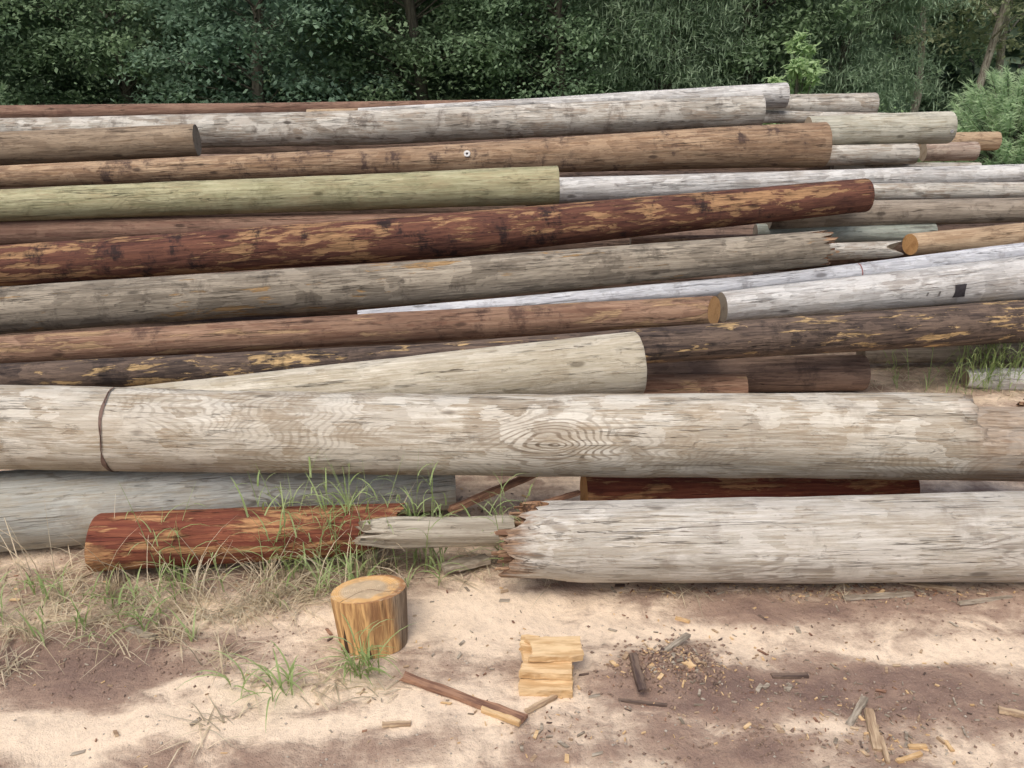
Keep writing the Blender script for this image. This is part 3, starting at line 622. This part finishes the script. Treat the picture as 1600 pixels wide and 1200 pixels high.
def stems(reg, vs, fs, hs=(.14, .34)):
    for cx, cy, rx, ry, n in reg:
        for _ in range(n):
            g = G(rnd.gauss(cx, rx), rnd.gauss(cy, ry)); p = Vector((g.x, g.y, gz(g.x, g.y)))
            a = rnd.uniform(0, 2 * math.pi); d = Vector((math.cos(a), math.sin(a), 0)); H_ = rnd.uniform(*hs); lean = rnd.uniform(.05, .45)
            ribbon(vs, fs, p, d, H_, .0028, lean * .6, 6, 1 - lean * .6)
            nl = rnd.randint(3, 6)
            for i in range(nl):
                t = (i + .5) / nl * .85; e = (1 - lean * .6 - lean * .3 * t) * math.pi / 2
                q = p + (d * math.cos(e) + Vector((0, 0, math.sin(e)))) * (H_ * t); a2 = a + rnd.uniform(-2.6, 2.6); d2 = Vector((math.cos(a2), math.sin(a2), 0))
                ribbon(vs, fs, q, d2, rnd.uniform(.05, .16), rnd.uniform(.003, .006), rnd.uniform(.5, 1.3), 5, rnd.uniform(.45, .9))
vs = []; fs = []
stems([(500, 900, 40, 10, 17), (555, 885, 25, 8, 14), (430, 890, 20, 8, 7), (665, 885, 25, 8, 14), (265, 920, 14, 8, 6), (780, 880, 10, 6, 9)], vs, fs, (.24, .46))
stems([(480, 905, 50, 12, 12), (30, 975, 40, 20, 6), (600, 890, 80, 10, 6), (575, 1050, 8, 8, 4), (240, 960, 50, 15, 4), (120, 990, 60, 20, 4)], vs, fs, (.12, .22))
stems([(565, 1060, 10, 8, 8), (440, 1085, 40, 8, 7), (250, 950, 60, 20, 6), (520, 930, 60, 10, 8), (100, 960, 80, 25, 8)], vs, fs, (.04, .10))
stems([(1560, 608, 30, 5, 50), (1540, 580, 25, 5, 14), (1420, 600, 40, 8, 6), (1480, 612, 30, 5, 5)], vs, fs, (.16, .4))
tag(mesh_obj('grass', vs, fs, GR), 'fresh green grass sprouting in front of the poles and at right', 'grass', kind='stuff')
def straw(reg, vs, fs, mi, ln=(.05, .16), up=(.02, .4)):
    for cx, cy, rx, ry, n in reg:
        tf = [(rnd.gauss(cx, rx), rnd.gauss(cy, ry)) for _ in range(max(3, n // 13))]
        for _ in range(n):
            t = rnd.choice(tf); g = G(t[0] + rnd.gauss(0, 13), t[1] + rnd.gauss(0, 6)); p = Vector((g.x, g.y, gz(g.x, g.y) + .002)); a = rnd.uniform(0, 2 * math.pi); k0 = len(fs)
            ribbon(vs, fs, p, Vector((math.cos(a), math.sin(a), 0)), rnd.uniform(*ln), rnd.uniform(.0015, .0036), rnd.uniform(.3, 1.4), 5, rnd.uniform(*up))
            m = 0 if rnd.random() < .65 else 1; mi += [m] * (len(fs) - k0)
vs = []; fs = []; mi = []
straw([(60, 960, 90, 38, 280), (200, 965, 80, 34, 230), (380, 930, 70, 20, 220), (500, 915, 60, 16, 200), (100, 900, 90, 14, 110), (660, 885, 60, 12, 120), (470, 1070, 60, 15, 60), (560, 1020, 25, 20, 50), (330, 1000, 60, 22, 60), (1000, 905, 250, 8, 50), (1480, 600, 90, 14, 300), (330, 1150, 60, 14, 20), (30, 1040, 40, 20, 50)], vs, fs, mi)
straw([(40, 960, 50, 30, 32), (180, 950, 70, 30, 30), (280, 950, 40, 20, 25), (450, 920, 70, 14, 70), (560, 900, 50, 10, 50), (400, 1000, 60, 20, 15)], vs, fs, mi, (.16, .32), (.5, .95))
tag(mesh_obj('dry_grass', vs, fs, [ST, ST2], None, True, mi), 'wispy pale dry grass on the ground at left and among the poles', 'dry grass', kind='stuff')

# ------------------------------------------------------------------ trees
BARK = rough_mat('tree bark', (.16, .145, .115), (.08, .075, .06), (40, 40, 6))
BARKP = rough_mat('pale tree bark', (.42, .39, .33), (.22, .19, .155), (40, 40, 6))
def tube(vs, fs, pts, rs, n=7):
    k0 = len(vs)
    for i, (p, r) in enumerate(zip(pts, rs)):
        t = (pts[min(i + 1, len(pts) - 1)] - pts[max(i - 1, 0)]).normalized(); u = t.orthogonal().normalized(); v = t.cross(u)
        for j in range(n): a = 2 * math.pi * j / n; vs.append(p + (u * math.cos(a) + v * math.sin(a)) * r)
    for i in range(len(pts) - 1):
        for j in range(n): a = k0 + i * n; fs.append((a + j, a + (j + 1) % n, a + n + (j + 1) % n, a + n + j))
def leaf(vs, fs, p, ln, wd, rnd, flat=.6):
    a = rnd.uniform(0, 2 * math.pi); el = rnd.gauss(-.35, flat); d = Vector((math.cos(a) * math.cos(el), math.sin(a) * math.cos(el), math.sin(el)))
    s = Vector((-math.sin(a), math.cos(a), rnd.gauss(0, .45))).normalized() * wd * .5; k = len(vs)
    vs.append(p); vs.append(p + d * ln * .45 + s); vs.append(p + d * ln); vs.append(p + d * ln * .45 - s); fs.append((k, k + 1, k + 2, k + 3))
def make_tree(kind, seed, H_=7.5, Rm=2.1, ncl=210, per=150, low=.3, trunk_r=.13, low_bias=.74):
    rnd = random.Random(seed); tv = []; tf = []; lv = []; lf = []
    pts = [Vector((.12 * math.sin(i * .9 + seed), .12 * math.cos(i * 1.1 + seed), H_ * i / 9 - .1)) for i in range(10)]; tube(tv, tf, pts, [trunk_r * (1 - .85 * i / 9) for i in range(10)], 9)
    for c in range(ncl):
        h_ = rnd.uniform(low, 3.9) if rnd.random() < low_bias else rnd.uniform(3.6, H_)
        R_ = Rm * (1 - max(0, (h_ - H_ * .45)) / (H_ * .62)) * (.75 + .35 * rnd.random()); rr = R_ * (rnd.uniform(.2, 1) ** .6); a = rnd.uniform(0, 2 * math.pi)
        if kind == 'pine': rr *= .85
        cpt = Vector((rr * math.cos(a), rr * math.sin(a), h_)); base = Vector((0, 0, max(.2, h_ - rr * .35)))
        if c % 3 == 0:
            mid = base.lerp(cpt, .5) + Vector((0, 0, .12)); tube(tv, tf, [base, mid, cpt], [.022, .012, .004], 5)
        sx_, sz_ = rnd.uniform(.34, .68), rnd.uniform(.12, .30); out = Vector((math.cos(a), math.sin(a), 0))
        for _ in range(per):
            gx, gy, gz_ = rnd.gauss(0, .5), rnd.gauss(0, .5), rnd.gauss(0, .5)
            p = cpt + Vector((gx * sx_, gy * sx_, gz_ * sz_)) ; p.z -= .22 * (gx * out.x + gy * out.y + .3) ** 2
            if p.z < .05: p.z = .05 + rnd.random() * .2
            if kind == 'pine': leaf(lv, lf, p, rnd.uniform(.12, .22), rnd.uniform(.014, .024), rnd, .7)
            else: s_ = rnd.uniform(.07, .13); leaf(lv, lf, p, s_, s_ * .62, rnd, .45)
    return tv, tf, lv, lf
LG = [leafmat('dark leaves', (.155, .24, .145), (.25, .36, .21), (.28, .36, .20), 1.3, .4),  # leaf greens lightened throughout: the haze is put into the colour
      leafmat('blue green leaves', (.15, .24, .17), (.24, .35, .235), (.23, .32, .23), 1.3, .4),
      leafmat('pine needles', (.21, .31, .20), (.32, .43, .285), (.33, .41, .27), 1.1, .4),
      leafmat('olive leaves', (.25, .30, .17), (.40, .45, .27), (.40, .42, .28), 1.2, .45)]
def mk(name, vs, fs, m):
    me = bpy.data.meshes.new(name); me.from_pydata([tuple(v) for v in vs], [], fs); me.materials.append(m); me.update(); return me
PROTO = {}
for key, kind, sd_, m, bk, kw in [('oakA', 'b', 1, 0, BARK, {}), ('oakB', 'b', 2, 1, BARK, {}), ('oakC', 'b', 3, 0, BARK, dict(Rm=2.5, H_=8, ncl=240)), ('pineA', 'pine', 4, 2, BARK, dict(Rm=1.7, per=240, H_=8.5)), ('thin', 'b', 5, 3, BARKP, dict(Rm=1.5, ncl=60, per=110, low=1.9, trunk_r=.085, low_bias=.4, H_=8.5))]:
    tv, tf, lv, lf = make_tree(kind, sd_, **kw); PROTO[key] = (mk('trunk', tv, tf, bk), mk('crown', lv, lf, LG[m]))
ORD = ['first', 'second', 'third', 'fourth', 'fifth', 'sixth', 'seventh', 'eighth', 'ninth', 'tenth', 'eleventh', 'twelfth']
def place(key, x, y, sc, rz, label, group, nm):
    r = empty(nm, (x, y, -.03), rz); r.scale = (sc, sc, sc)
    for n_, me in zip(('trunk', 'crown'), PROTO[key]):
        o = bpy.data.objects.new(n_, me); COL.objects.link(o); o.parent = r
    tag(r, label, 'tree', group); return r
DESC = {'oakA': 'dark green broadleaf tree', 'oakB': 'bluish green broadleaf tree', 'oakC': 'broad dark leafy tree', 'pineA': 'feathery grey green pine', 'thin': 'thin pale trunked olive tree'}
row1 = [('oakB', -13.5, 17.5), ('oakA', -10.6, 16.4), ('oakC', -7.6, 17.2), ('oakB', -4.6, 16.3), ('oakA', -1.9, 17.4), ('oakC', .9, 16.8), ('pineA', 2.7, 16.0), ('oakA', 4.6, 17.4), ('pineA', 6.2, 16.4)]
for i, (k, x, y) in enumerate(row1):
    place(k, x, y, 1 + .1 * math.sin(i * 2.1), i * 1.7, '%s, %s from left in the front row of the forest' % (DESC[k], ORD[i]), 'front trees of the forest edge', 'pine_tree' if k == 'pineA' else 'broadleaf_tree')
row2 = [('oakA', -12.5, 20.5), ('oakC', -9, 21), ('oakB', -5.8, 20.6), ('oakA', -2.8, 21), ('oakB', .2, 20.6), ('oakC', 3.2, 21), ('oakB', 6.5, 20.8), ('thin', 8.6, 19.0), ('thin', 9.7, 18.2), ('thin', 11.0, 20.0), ('thin', 12.3, 18.4), ('oakA', 10.6, 25.0)]
for i, (k, x, y) in enumerate(row2):
    place(k, x, y, 1.1 + .12 * math.sin(i * 3.1), i * 2.3 + .5, '%s, %s from left in the second row of the forest' % (DESC[k], ORD[i]), 'second row trees of the forest', 'pine_tree' if k == 'pineA' else 'broadleaf_tree')
rnd = random.Random(3); vs = []; fs = []
for _ in range(42000):
    x = rnd.uniform(-32, 32); y = 26 + rnd.uniform(0, 3) - abs(x) * .12; z = rnd.uniform(0, 8)
    s_ = rnd.uniform(.35, .65); leaf(vs, fs, Vector((x, y, z)), s_, s_ * .75, rnd, .9)
tag(mesh_obj('distant_forest', vs, fs, leafmat('deep forest leaves', (.13, .19, .13), (.20, .28, .19), None, .8, .25), None, False), 'dark dense mass of far woods behind the tree rows', 'forest', kind='stuff')  # far leaves painted lighter to stand in for haze and soften contrast
def bush(label, x, y, H_, Rm, m, n, ln, nm='leafy_bush', kind='b', seed=1, cat='bush', trunk_h=0):
    rnd = random.Random(seed); r = empty(nm, (x, y, 0)); tv = []; tf = []; lv = []; lf = []
    for c in range(n):
        a = rnd.uniform(0, 6.28); el = rnd.uniform(.05, 1); rr = Rm * math.sqrt(rnd.random()) * math.sqrt(max(.05, 1 - (el * .9) ** 2)); tip = Vector((rr * math.cos(a), rr * math.sin(a), trunk_h + (H_ - trunk_h) * el * rnd.uniform(.85, 1.12)))
        tube(tv, tf, [Vector((0, 0, 0)), Vector((tip.x * .3, tip.y * .3, tip.z * .6)), tip], [.012, .008, .003], 5)
        for _ in range(80 if kind == 'pine' else 70):
            if kind == 'pine':
                t = rnd.random(); ax_ = Vector((tip.x * .5, tip.y * .5, .35)).normalized(); p = tip - ax_ * t * .28
                d = (ax_ * .7 + Vector((rnd.gauss(0, .7), rnd.gauss(0, .7), rnd.gauss(0, .5)))).normalized(); ln2 = rnd.uniform(.10, .17); s = d.orthogonal().normalized() * .007; k = len(lv)
                lv += [p - s, p + s, p + d * ln2]; lf.append((k, k + 1, k + 2)); continue
            p = tip + Vector((rnd.gauss(0, .11), rnd.gauss(0, .11), rnd.gauss(0, .09))) * (Rm / .9)
            if p.z < .03: continue
            s_ = rnd.uniform(.6, 1.2) * ln; leaf(lv, lf, p, s_, s_ * .5, rnd, .5)
    mesh_obj('stems', tv, tf, BARK, r); mesh_obj('foliage', lv, lf, m, r, False); tag(r, label, cat, None)
BG2 = leafmat('young needles', (.40, .55, .32), (.55, .70, .44), None, 4, .45)
bush('bright green feathery pine bush at the far right beside the pile end', 6.45, 11.2, 1.5, 1.05, BG2, 300, .07, 'pine_bush', 'pine', seed=2)
bush('small young pine at the right edge in front of the bright bush', 6.15, 9.6, 1.25, .32, leafmat('yellow needles', (.38, .48, .22), (.52, .62, .33), None, 4, .4), 40, .07, 'young_pine', 'pine', 3)
bush('low leafy bush behind the bright pine bush at right', 5.6, 13.0, .8, .8, leafmat('mid leaves', (.2, .31, .14), (.31, .43, .22), None, 4, .3), 80, .07, seed=6)
bush('yellow green sapling rising above the crest of the pile', 3.75, 11.5, 1.95, .38, leafmat('yellow green leaves', (.34, .48, .23), (.48, .63, .34), None, 4, .45), 28, .11, 'sapling', 'b', 4, 'sapling', .8)
bush('small pale green shrub at the far left behind the pile', -8.6, 14.2, 1.5, .6, leafmat('soft needles', (.24, .34, .2), (.34, .46, .28), None, 4, .35), 70, .07, 'small_shrub', 'pine', 5)
vs = []; fs = []
for _ in range(9000):
    x = rnd.uniform(-14, 16); y = rnd.uniform(9.5, 16); a = rnd.uniform(0, 6.28); ribbon(vs, fs, Vector((x, y, 0)), Vector((math.cos(a), math.sin(a), 0)), rnd.uniform(.15, .5), .012, .6, 3, .9)
tag(mesh_obj('tall_grass', vs, fs, leafmat('far grass', (.20, .30, .12), (.35, .44, .21), None, 2, .3)), 'tall green grass between the pile and the forest', 'grass', kind='stuff')
print('DONE', len(bpy.data.objects))
